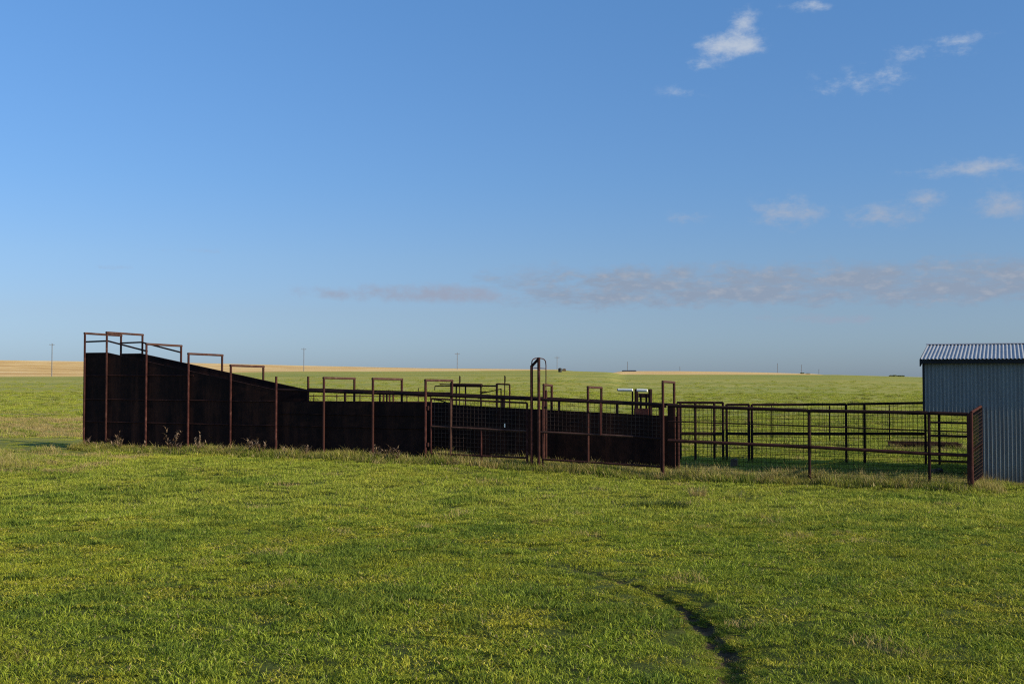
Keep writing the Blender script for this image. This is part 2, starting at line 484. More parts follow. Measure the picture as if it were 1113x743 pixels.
# ---- near pen fence --------------------------------------------------------
def rail_at(px, table):
    return float(np.interp(px, [a for a, b in table], [b for a, b in table]))
TOPR = [(722, 440.5), (879, 446), (1009, 448.6), (1053, 450)]
THIN = [(722, 457.6), (879, 462.6), (1008, 467.6), (1053, 469)]
LOW = [(722, 478.2), (760, 480), (879, 485.2), (1008, 492.6), (1053, 494.4)]
def near_span(px0, px1, label, m=None, extra=(), post1=True, r=.03):
    t = thing('mesh_fence', GB(PT((px0 + px1) / 2, 500)), label, 'fence', 'wire mesh spans of the near pen fence')
    e0, e1 = px0 + 1.2, px1 - 1.2
    for tb, rr, mm in ((TOPR, .038, 'pipe_dark'), (THIN, .014, 'pipe_dark'), (LOW, .036, 'pipe')):
        pipe('rail', M[mm], t, [PT(e0, rail_at(e0, tb)), PT(e1, rail_at(e1, tb))], rr)
    for (y0, y1, rr) in extra:
        pipe('rail', M['pipe_dark'], t, [PT(e0, y0), PT(e1, y1)], rr)
    a, c = PT(e0, rail_at(e0, TOPR), .036), PT(e1, rail_at(e1, TOPR), .036)
    one('wire_mesh', M['wire_dark'], t, lambda b: mesh_wire(b, a, c, a.z, c.z, GB(a).z + .08, GB(c).z + .08, .10, .004))
    if post1:
        p = PT(px1, rail_at(px1, TOPR) - 1.2)
        pipe('post', m or M['pipe_dark'], t, [GB(p, -.1), p], .032 if px1 < 1050 else .05)
    return t
near_span(724.5, 879, 'longest span of low wire mesh fence, starting at the tall hoop post')
near_span(879, 1009, 'middle span of dark wire mesh fence, ending at the shed corner')
near_span(1009, 1052.5, 'short mesh fence span with extra rails, in front of the open shed corner', M['pipe_red'], ((458.6, 459.6, .022), (473, 474, .026), (500, 501.5, .022)))

# end panel running back to the shed
t = thing('end_panel', GB(Vector((9.3, 22.4, 0))), 'red brown sunlit mesh panel running from the corner post back to the shed', 'fence panel')
e0 = Vector((9.265, 22.31, 0)); e1 = Vector((10.03, 23.66, 0)); ed = (e1 - e0).normalized(); en = Vector((ed.y, -ed.x, 0))
zt0, zt1 = 1.50, 1.585
pipe('upright', M['pipe_red'], t, [GB(e0, -.1), Vector((e0.x, e0.y, zt0))], .034)
pipe('upright', M['pipe_red'], t, [GB(e1, -.1), Vector((e1.x, e1.y, zt1))], .03)
pipe('rail', M['pipe_red'], t, [Vector((*e0.xy, zt0)), Vector((*e1.xy, zt1))], .032)
pipe('rail', M['pipe_red'], t, [Vector((*e0.xy, .73)), Vector((*e1.xy, .80))], .028)
pipe('rail', M['pipe_red'], t, [Vector((*e0.xy, .10)), Vector((*e1.xy, .12))], .026)
one('wire_mesh', M['wire'], t, lambda b: mesh_wire(b, e0 + en * .03, e1 + en * .03, zt0, zt1, .1, .12, .075, .005))

# ---- far pen fence -----------------------------------------------------------
F0 = Vector((4.52, 30.4, 0)); F1 = Vector((11.0, 28.95, 0))
def FP(px, z=0.):
    r = (px - CX) / F; d = F1 - F0
    tt = (r * F0.y - F0.x) / (d.x - r * d.y)
    q = F0 + d * tt; return Vector((q.x, q.y, z))
def FZ(px, py):
    q = FP(px); q.z = zof(py, q.y); return q
def far_span(px0, px1, y0, y1, ups, label, mids=(470.8, 471.2), halves=()):
    t = thing('pen_fence', GB(FP((px0 + px1) / 2)), label, 'fence', 'far side spans of the pen')
    a, c = FZ(px0, y0), FZ(px1, y1)
    pipe('rail', M['pipe_dark'], t, [a, c], .032)
    pipe('rail', M['pipe_dark'], t, [FZ(px0, mids[0]), FZ(px1, mids[1])], .04)
    one('wire_mesh', M['wire_dark'], t, lambda b: mesh_wire(b, a + Vector((0, .04, 0)), c + Vector((0, .04, 0)), a.z, c.z, .1, .1, .1, .005))
    for px in ups:
        y = y0 + (y1 - y0) * (px - px0) / (px1 - px0)
        q = FZ(px, y - .4); pipe('post', M['pipe_dark'], t, [GB(q, -.1), q], .034)
    for px in halves:
        q = FZ(px, y0 + 1); q2 = FZ(px, 478); pipe('picket', M['pipe_dark'], t, [q2, q], .016)
far_span(735.5, 785.6, 437.2, 437.4, (739.3, 755.5, 776, 785.4), 'far pen gate with four dark uprights, left of the gap')
far_span(789.3, 814, 439.6, 439.5, (789.4, 813.6), 'narrow dark gate in the far side of the pen, right of the gap')
far_span(816.6, 919, 439.7, 439.0, (816.8, 919), 'long far pen fence span between double post and shed side', halves=(838.5, 901))
far_span(920.5, 1005.5, 439.0, 437.6, (939, 1005), 'far pen fence span ending at the back corner of the shed', halves=(966,))

# ---- handling equipment behind the alley ------------------------------------
def pts(off): return lambda px, py: PT(px, py, off)
Q = pts(2.1)
t = thing('head_gate', GB(Q(697, 440)), 'rusty head gate with two white padded bars on top', 'head gate')
pipe('white_bar', M['white'], t, [Q(673.6, 423.4) - V * .14, Q(689.3, 423.6) - V * .14], .036)
pipe('white_bar', M['white'], t, [Q(694.2, 423.8) - V * .14, Q(705.2, 424.2) - V * .14], .036)
for px in (691.6, 706.6):
    q = Q(px, 422.6); pipe('side_post', M['pipe_dark'], t, [GB(q, -.05), q], .048)
for px in (687.3,):
    q = Q(px, 425); pipe('side_post', M['pipe_dark'], t, [GB(q, -.05), q], .02)
q = Q(672.8, 423.2)
pipe('bar_cap', M['black'], t, [q - V * .14, Q(673.7, 423.3) - V * .14], .031)
for px in (696.3, 702.3):
    pipe('neck_bar', M['pipe_dark'], t, [Q(px, 447), Q(px, 428)], .026)
a, c = Q(694, 429.6), Q(704.5, 429.8)
one('cross_plate', M['redplate'], t, lambda b: b.box((a + c) / 2, (c - a) / 2, V * .008, ZV * .05))
a, c = Q(689.8, 449), Q(705.4, 449.4)
one('lower_plate', M['redplate'], t, lambda b: b.box((a + c) / 2 - V * .06, (c - a) / 2, V * .008, ZV * .13))
a, c = Q(688, 446), Q(721, 441)
pipe('tail_rail', M['pipe_dark'], t, [Q(707, 441.5), Q(724, 441.5)], .03)
q = Q(716.5, 442); pipe('tail_post', M['pipe_dark'], t, [GB(q), q], .022)

Q = pts(4.0)
t = thing('squeeze_chute', GB(Q(515, 440)), 'dark pipe squeeze chute frame standing behind the gate', 'squeeze chute')
pipe('top_beam', M['pipe_dark'], t, [Q(491.5, 418.3), Q(524, 418.8)], .050)
pipe('top_beam', M['pipe_dark'], t, [Q(524, 419.2), Q(540, 419.3)], .022)
pipe('side_rail', M['pipe_dark'], t, [Q(478, 417.4), Q(491, 417.6)], .016)
pipe('side_rail', M['pipe_dark'], t, [Q(472.8, 419.5), Q(491, 419.2)], .016)
pipe('side_rail', M['pipe_dark'], t, [Q(472.8, 419.5), Q(472.5, 424)], .012)
pipe('side_rail', M['pipe_dark'], t, [Q(472, 427), Q(490, 427.2)], .03)
for px, y, r in ((491, 415.5, .045), (496, 418, .022), (506, 419, .022), (522.7, 418.5, .022), (540, 416.6, .032)):
    q = Q(px, y); pipe('upright', M['pipe_dark'], t, [GB(q), q], r)
pipe('lever', M['pipe_dark'], t, [Q(527, 426.5), Q(544.6, 422.5)], .014)
pipe('lever', M['pipe_dark'], t, [Q(522.5, 426.6), Q(528.5, 426)], .024)
q = Q(544.6, 422); pipe('upright', M['pipe_dark'], t, [GB(q), q], .018)
pipe('end_hoop', M['pipe'], t, [Q(540.5, 417), Q(554, 417.8), GB(Q(554, 440))], .022)
cur = [Q(472 + 14 * k / 6, 434.2 + 3.5 * (k / 6) ** 2) for k in range(7)]
pipe('curved_bar', M['pipe_dark'], t, cur, .018)

Q = pts(3.0)
t = thing('drop_gate', GB(Q(420, 440)), 'row of short rusty bars of a gate, just above the solid alley wall', 'gate')
pipe('top_rail', M['pipe_dark'], t, [Q(411, 425.6), Q(430, 425.6)], .034)
for px, m_ in ((413, 'pipe_dark'), (417, 'redplate'), (420.5, 'pipe_dark'), (423.6, 'redplate'), (427.6, 'pipe_red')):
    q = Q(px, 427); pipe('bar', M[m_], t, [GB(q, .05), q], .026)
pipe('bottom_rail', M['pipe_dark'], t, [Q(411, 470), Q(430, 470)], .03)
q = PT(375.3, 426.5, 2.4)
tag(one('steel_post', M['pipe_dark'], None, lambda b: b.tube(GB(q, -.1), q, .036)), 'single dark steel post between the first two low hoops', 'post')
q = PT(454.8, 421.5, 2.4)
tag(one('steel_post', M['pipe_dark'], None, lambda b: b.tube(GB(q, -.1), q, .012, 6)), 'thin steel rod standing just left of the last alley hoop', 'post')

for px, py, lab in ((499.6, 408.3, 'thin steel fence post rising left above the squeeze chute'), (548.6, 408, 'thin steel fence post rising right of the squeeze chute')):
    Y = 37.; x = (px - CX) / F * Y; b = MB()
    top = zof(py, Y); b.tube((x, Y, g(x, Y) - .1), (x, Y, top), .018, 5); b.box((x + .012, Y, top - .12), (.02, 0, 0), (0, .003, 0), (0, 0, .1))
    tag(b.build('steel_post', M['pipe_dark'], None, origin=(x, Y, g(x, Y))), lab, 'post')

# pasture fence behind the alley
t = thing('pipe_fence', (-8, 45, g(-8, 45)), 'thin rusty rail fence seen far behind the low alley wall', 'fence')
for z in (1.42, 1.2, .98):
    pipe('rail', M['pipe_red'], t, [Vector((-9.0, 45, z)), Vector((-3.2, 44, z))], .018, 6)
for k in range(7):
    x = -9.0 + k * .96; y = 45 - k * .165
    pipe('post', M['pipe'], t, [Vector((x, y, g(x, y) - .1)), Vector((x, y, 1.5))], .022, 6)

# ------------------------------------------------------------------ shed
C0 = Vector((9.03, 24.2, 0))
def H(u, v, z=0.): 
    p = C0 + U * u + V * v; return Vector((p.x, p.y, z))
DEP, LEN, EAVE, RIDGE = 5.0, 4.6, 2.60, 2.965
PITCH = .078
def corr(b, u0, u1, ends, amp, axis, nrm, per=8):
    """corrugated sheet. ends(u) -> list of stations (points) at this u; axis only for offsets"""
    n = int(round((u1 - u0) / PITCH * per))
    rows = []
    for i in range(n + 1):
        u = u0 + (u1 - u0) * i / n
        o = amp * math.sin(2 * PI * u / PITCH)
        rows.append([p + nrm * o for p in ends(u)])
    k = len(rows[0]); vs = [p for r_ in rows for p in r_]
    fs = [(i * k + j, (i + 1) * k + j, (i + 1) * k + j + 1, i * k + j + 1) for i in range(n) for j in range(k - 1)]
    b.add(vs, fs)
t = thing('metal_shed', GB(H(2.3, 2.5)), 'small galvanised corrugated shed with low ridged roof and open lower corner', 'shed')
OPN = 1.09; OZ = 1.42
def w_(b):
    corr(b, 0, OPN, lambda u: [H(u, 0, OZ), H(u, 0, EAVE)], .013, U, -V)
    corr(b, OPN, LEN, lambda u: [H(u, 0, -.15), H(u, 0, OZ), H(u, 0, EAVE)], .013, U, -V)
one('front_wall', M['wall'], t, w_, True)
def w_(b):
    corr(b, 0, 1.4, lambda u: [H(u, DEP, OZ), H(u, DEP, EAVE)], .009, U, V)
    corr(b, 1.4, LEN, lambda u: [H(u, DEP, -.15), H(u, DEP, EAVE)], .009, U, V)
one('back_wall', M['wall'], t, w_, True)
def gz(v): return EAVE + (RIDGE - EAVE) * (1 - abs(v - DEP / 2) / (DEP / 2)) - .03
one('side_wall', M['wall'], t, lambda b: corr(b, 0.02, DEP - .02, lambda v: [H(0, v, OZ), H(0, v, gz(v))], .009, V, -U), True)
one('side_wall', M['wall'], t, lambda b: corr(b, 0.02, DEP - .02, lambda v: [H(LEN, v, -.15), H(LEN, v, gz(v))], .009, V, U), True)
RN = (ZV * (DEP / 2) - V * (RIDGE - EAVE)).normalized()
rf_ = one('roof', M['roof'], t, lambda b: corr(b, -.06, LEN + .1, lambda u: [H(u, -.15, EAVE + .03 - .15 * .146), H(u, DEP / 2, RIDGE + .03)], .011, U, RN), True)
one('roof', M['roof'], t, lambda b: corr(b, -.06, LEN + .1, lambda u: [H(u, DEP / 2 + .0, RIDGE + .03), H(u, DEP + .1, EAVE + .015)], .011, U, (ZV * (DEP / 2) + V * (RIDGE - EAVE)).normalized()), True)
one('ridge_cap', M['roof'], rf_, lambda b: (b.box(H(LEN / 2, DEP / 2 - .07, RIDGE + .036), U * (LEN / 2 + .1), V * .075 + ZV * .011, ZV * .003), b.box(H(LEN / 2, DEP / 2 + .075, RIDGE + .036), U * (LEN / 2 + .1), V * .075 - ZV * .011, ZV * .003)))
one('fascia', M['black'], t, lambda b: b.box(H(LEN / 2, -.105, EAVE - .05), U * (LEN / 2 + .07), V * .014, ZV * .038))
def bb(b):
    for v0, z0, v1, z1 in ((-.09, EAVE, DEP / 2, RIDGE), (DEP / 2, RIDGE, DEP + .09, EAVE)):
        b.box((H(-.075, (v0 + v1) / 2, (z0 + z1) / 2 - .075)), (H(0, v1, z1) - H(0, v0, z0)) / 2, U * .012, ZV * .075)
one('barge_board', M['black'], t, bb)
for uu, vv, zz in ((.0, .05, 2.55), (.0, DEP - .05, 2.55), (OPN, .05, 2.5), (1.4, DEP - .05, 2.5)):
    p = H(uu + (.085 if uu == 0 and vv < 1 else .045), vv)
    one('post', M['pipe_dark'], t, lambda b: b.box(Vector((p.x, p.y, zz / 2 - .1)), U * .03, V * .03, ZV * (zz / 2 + .1)))
one('corner_trim', M['black'], t, lambda b: b.box(H(-.016, .01, (OZ + EAVE) / 2 - .02), U * .02, V * .03, ZV * ((EAVE - OZ) / 2 - .03)))
one('door_header', M['pipe_dark'], t, lambda b: (b.box(H(OPN / 2, .03, OZ + .01), U * (OPN / 2), V * .018, ZV * .02), b.box(H(.7, DEP - .03, OZ + .01), U * .68, V * .018, ZV * .02), b.box(H(.02, DEP / 2, OZ + .01), U * .014, V * (DEP / 2 - .08), ZV * .02)))

# ------------------------------------------------------------------ bits on the ground
def blade(b, p, h, w, az, lean, rnd, segs=3, curl=1.0, twist=0.):
    d = Vector((math.cos(az), math.sin(az), 0)); side = Vector((-math.sin(az + twist), math.cos(az + twist), 0))
    vs = []; ts = []
    for k in range(segs + 1):
        f = k / segs
        q = Vector(p) + d * (lean * h * f ** (1 + curl)) + ZV * (h * f * (1 - .25 * lean * f))
        ww = w * .5 * (1 - f ** 1.6)
        if k < segs: vs += [q - side * ww, q + side * ww]; ts += [(rnd, f, 0, 1)] * 2
        else: vs.append(q); ts.append((rnd, f, 0, 1))
    n0 = len(b.v)
    fs = [(2 * k, 2 * k + 1, 2 * k + 3, 2 * k + 2) for k in range(segs - 1)] + [(2 * segs - 2, 2 * segs - 1, 2 * segs)]
    b.add(vs, fs); b.t += ts

def rnd(a, b): return random.uniform(a, b)
def dead_weed(h, n):
    b = MB()
    for i in range(n):
        az = rnd(0, 2 * PI); ln = rnd(.15, .75); hh = h * rnd(.55, 1); tn = rnd(0, 1)
        x0, y0 = rnd(-.06, .06), rnd(-.06, .06)
        blade(b, (x0, y0, -.02), hh, .022, az, ln, tn, 5, .6)
        for k in range(9):
            f = rnd(.3, 1)
            q = Vector((x0, y0, 0)) + Vector((math.cos(az), math.sin(az), 0)) * (ln * hh * f ** 1.6) + ZV * (hh * f * (1 - .25 * ln * f))
            blade(b, q, rnd(.06, .14), rnd(.02, .045), rnd(0, 2 * PI), rnd(.6, 1.6), rnd(0, 1), 2, .8)
    for i in range(14):
        blade(b, (rnd(-.1, .1), rnd(-.1, .1), -.01), rnd(.08, .2), .012, rnd(0, 6.28), rnd(.3, 1.1), rnd(0, 1), 3)
    return b
WE = [(98, .30, 'short curled dead weed at the left corner of the chute'), (108, .25, 'low pale weed near the left corner of the chute'),
      (124, .55, 'forked dead weed stalk in front of the first chute post'), (133, .4, 'thin bent weed just right of the forked stalk'),
      (155, .3, 'small grey weed by the tall red chute post'), (188, .62, 'tall twisted dead weed between two chute posts'),
      (196, .35, 'yellowish short weed at the foot of the chute wall'), (217, .55, 'leaning brown dead weed, widest along the chute wall'),
      (222, .35, 'small orange dry weed beside the leaning brown one'), (243, .28, 'faint low weed left of the slender chute post'),
      (272, .5, 'pale leaning stalk before the lower chute wall'), (284, .58, 'crossed straw coloured stalks before the lower chute wall'),
      (330, .42, 'solitary seed headed weed before the low alley wall'), (316, .3, 'small dry sprig between posts of the low wall'),
      (409, .4, 'reddish dry weed at the foot of the low alley wall'), (421, .35, 'light dry weed right of the reddish one'), (432, .38, 'spiky dry weed near the end of the solid wall')]
for i, (px, h, lab) in enumerate(WE):
    p = S(sol(px, -.35), -.35 + rnd(-.1, .1)); b = dead_weed(h * 1.25, 4 + i % 3)
    o = b.build('dead_weed', M['weed']); o.location = GB(p); tag(o, lab, 'weed', 'dead weeds along the steel wall')

def tuft(n, rad, h, w=.008, lean=(.1, .9)):
    b = MB()
    for i in range(n):
        r_ = rad * math.sqrt(random.random()); a_ = rnd(0, 2 * PI)
        blade(b, (r_ * math.cos(a_), r_ * math.sin(a_), -.01), h * rnd(.4, 1), w * rnd(.7, 1.4), a_ + rnd(-1, 1), rnd(*lean), rnd(0, 1), 3)
    return b
TU = [(758, 541, .16, .36, 'g_straw', 'pale dry grass tuft standing alone in the open pasture'), (798, 543, .14, .28, 'g_mix', 'greyish tuft right of the pale one in the pasture'),
      (1066, 527, .30, .42, 'g_straw', 'bushy straw coloured tuft at the foot of the corner post'), (1084, 528, .22, .26, 'g_straw', 'lower dry tuft against the shed wall'),
      (462, 574, .12, .13, 'g_straw', 'little bleached grass tuft in the middle of the lawn'),
      (1027, 526, .16, .18, 'g_mix', 'dull tuft in the grass in front of the short fence span'),
      (960, 528, .2, .2, 'g_straw', 'dry tuft in front of the fence, left of the shed')]
for px, py, rad, h, m_, lab in TU:
    x, y = unproj(px, py); b = tuft(170, rad, h); o = b.build('grass_tuft', M[m_]); o.location = (x, y, g(x, y)); tag(o, lab, 'grass tuft', 'dry grass tufts')
# straw heap at the gate foot
b = MB()
for i in range(900):
    s = rnd(.75, 2.05); p = S(s, rnd(-.5, .2)); z = g(p.x, p.y)
    blade(b, (p.x, p.y, z - .01), rnd(.1, .34), .012, rnd(0, 6.28), rnd(.1, .9), rnd(0, 1), 3)
o = b.build('dry_straw', M['g_straw'], None, origin=GB(S(1.4, -.3))); tag(o, 'bleached standing straw at the foot of the mesh gate', 'straw', kind='stuff')
# big green clump in a dip, its shade put into the near-black colour
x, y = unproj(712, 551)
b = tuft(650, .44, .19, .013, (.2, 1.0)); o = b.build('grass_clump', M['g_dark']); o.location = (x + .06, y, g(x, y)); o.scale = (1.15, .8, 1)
tag(o, 'thick dark green grass clump with shade painted into its colour, left of the pale tuft', 'grass clump')

def stump(b, p, r, h, n=12):
    vs = []; fs = []
    for k in range(5):
        f = k / 4
        for i in range(n):
            a_ = 2 * PI * i / n; rr = r * (1.15 - .2 * f) * (1 + .12 * math.sin(3 * a_ + 1) + .06 * math.sin(7 * a_))
            vs.append((p.x + rr * math.cos(a_), p.y + rr * math.sin(a_), p.z - .03 + h * f + (.02 * math.sin(a_ * 2) if k == 4 else 0)))
    fs = [(k * n + i, k * n + (i + 1) % n, (k + 1) * n + (i + 1) % n, (k + 1) * n + i) for k in range(4) for i in range(n)]
    fs.append(tuple(4 * n + i for i in range(n))); b.add(vs, fs)
x, y = unproj(797, 509); p = Vector((x, y, g(x, y))); b = MB(); stump(b, p, .085, .30)
tag(b.build('tree_stump', M['wood'], None, origin=p), 'short brown wooden stump in the shade inside the pen', 'stump')
x, y = unproj(1017, 518); p = Vector((x, y, g(x, y))); b = MB(); stump(b, p, .13, .22)
tag(b.build('tree_stump', M['wood'], None, origin=p), 'squat brown wooden stump in the shade of the open shed corner', 'stump')
# feed bunk beyond the pen
t = thing('feed_trough', (13.2, 34.5, g(13.2, 34.5)), 'long rusty feed trough lying low behind the pen by the shed', 'trough')
a = Vector((12.0, 35.2, g(12, 35.2) + .02)); c = Vector((14.1, 34.8, g(14.2, 34.8) + .0)); d = (c - a).normalized(); nn = Vector((-d.y, d.x, 0))
def tr(b):
    k = 10; vs = []
    for e in (a, c):
        for j in range(k + 1):
            th = PI * j / k; vs.append(e + nn * (.3 * math.cos(th)) + ZV * (.24 - .22 * math.sin(th)))
        for j in range(k, -1, -1):
            th = PI * j / k; vs.append(e + nn * (.285 * math.cos(th)) + ZV * (.24 - .205 * math.sin(th)))
    m_ = 2 * (k + 1)
    b.add(vs, [(j, (j + 1) % m_, m_ + (j + 1) % m_, m_ + j) for j in range(m_)])
one('basin', M['trough'], t, tr)
for e in (a + d * .2, c - d * .2):
    one('leg', M['pipe'], t, lambda b: b.box(e + ZV * .05, d * .02, nn * .3, ZV * .12))

# ------------------------------------------------------------------ far away things
def utility_pole(px, pytop, dist, arm, lab, first=None):
    x = (px - CX) / F * dist; top = zof(pytop, dist); gz_ = g(x, dist)
    t = thing('utility_pole', (x, dist, gz_), lab, 'utility pole', 'utility poles along the horizon')
    pipe('pole', M['pole'], t, [Vector((x, dist, gz_ - .5)), Vector((x, dist, top))], .13 if dist < 450 else .16, 6)
    if arm:
        k = dist / 350
        ca_ = one('crossarm', M['pole'], t, lambda b: b.box((x, dist - .2, top - .45 * k), (.75 * k, .25, 0), (0, .06, 0), (0, 0, .07 * k)))
        for e in (-1, 1): one('insulator', M['pole'], ca_, lambda b: b.tube((x + e * .65 * k, dist - .2, top - .38 * k), (x + e * .65 * k, dist - .2, top - .2 * k), .05 * k, 5))
for a_ in ((56.5, 373, 330, True, 'leftmost utility pole, standing in the tan stubble left of the chute'), (330.3, 378, 400, True, 'utility pole above the low end of the sloping chute'),
           (497, 383, 540, True, 'utility pole above the squeeze chute'), (605.5, 387, 640, True, 'utility pole right of the tall arched frame'),
           (682, 393, 640, False, 'faint pole beside the distant farm building'), (739, 398, 680, False, 'tiny pole above the end hoop'),
           (845, 394.5, 700, False, 'faint thin pole on the right horizon, tallest there'), (871, 396, 720, False, 'faint pole by the small dark trees on the horizon'), (890, 401, 700, False, 'rightmost, shortest pole on the horizon')):
    utility_pole(*a_)
def house(px0, px1, pyt, pyb, dist, lab):
    x0, x1 = [(p - CX) / F * dist for p in (px0, px1)]; zb = min(g(x0, dist), g(x1, dist)) - .2; zt = zof(pyt, dist); ze = zt - (zof(pyt, dist) - zof(pyb, dist)) * .45
    t = thing('farm_building', ((x0 + x1) / 2, dist, zb), lab, 'farm building')
    cx_, hw = (x0 + x1) / 2, (x1 - x0) / 2
    one('wall', M['farwhite'], t, lambda b: b.box((cx_, dist, (zb + ze) / 2), (hw, 0, 0), (0, 5, 0), (0, 0, (ze - zb) / 2)))
    one('roof', M['farroof'], t, lambda b: b.add([(cx_ - hw - .4, dist - 5.4, ze), (cx_ + hw + .4, dist - 5.4, ze), (cx_ + hw + .4, dist + 5.4, ze), (cx_ - hw - .4, dist + 5.4, ze), (cx_ - hw - .4, dist, zt), (cx_ + hw + .4, dist, zt)],
                                                [(0, 1, 5, 4), (2, 3, 4, 5), (0, 4, 3), (1, 2, 5), (3, 2, 1, 0)]))
    return t
house(677.5, 690, 402.2, 405.2, 590, 'low farm building with dark roof on the far horizon')
# dark bin on the hill
dist = 300.; x = (608.6 - CX) / F * dist; zb = g(x, dist); t = thing('storage_bin', (x, dist, zb), 'tiny black round bin on the green rise right of the arched frame', 'storage bin')
one('drum', M['black'], t, lambda b: b.tube((x, dist, zb - .2), (x, dist, zb + 1.0), .47, 14))
one('lid', M['black'], t, lambda b: b.tube((x, dist, zb + 1.0), (x, dist, zb + 1.15), .5, 14, .1))
dist2 = 330.; x = (613 - CX) / F * dist2; zb = g(x, dist2); b = MB(); b.box((x, dist2, zb + .3), (.55, 0, 0), (0, .4, 0), (0, 0, .35)); b.box((x + .1, dist2, zb + .7), (.3, 0, 0), (0, .3, 0), (0, 0, .06))
tag(b.build('mineral_feeder', M['wood'], None, origin=(x, dist2, zb)), 'tiny pale box right of the black bin on the rise', 'feeder')
def far_tree(px, pyt, dist, wpx, lab):
    x = (px - CX) / F * dist; zb = g(x, dist); zt = zof(pyt, dist); w = wpx / F * dist / 2
    t = thing('distant_tree', (x, dist, zb), lab, 'tree', 'small trees on the horizon')
    one('trunk', M['pole'], t, lambda b: b.tube((x, dist, zb - .5), (x, dist, zb + (zt - zb) * .5), .2, 6))
    b = MB(); n = 260
    for i in range(n):
        th = rnd(0, 2 * PI); ph = rnd(-1, 1); rr = random.random() ** .4
        c_ = Vector((x + w * rr * math.cos(th) * math.sqrt(1 - ph * ph), dist + w * rr * math.sin(th) * math.sqrt(1 - ph * ph), zb + (zt - zb) * (.55 + .45 * rr * ph * (.8 + .2 * math.sin(3 * th)))))
        sz = w * rnd(.10, .22); e1_ = Vector((rnd(-1, 1), rnd(-1, 1), rnd(-1, 1))).normalized(); e2_ = e1_.orthogonal().normalized()
        b.add([c_ - e1_ * sz, c_ - e2_ * sz, c_ + e1_ * sz, c_ + e2_ * sz], [(0, 1, 2, 3)])
    b.build('crown', M['fartree'], t)
for a_ in ((872, 404.8, 560, 5, 'leftmost small dark tree of the horizon group'), (878, 405.6, 560, 5, 'low tree right of the leftmost one on the horizon'), (971, 407.6, 420, 9, 'faint low tree on the skyline left of the shed'), (979, 407.9, 430, 8, 'wide low bush on the skyline nearest the shed')):
    far_tree(*a_)

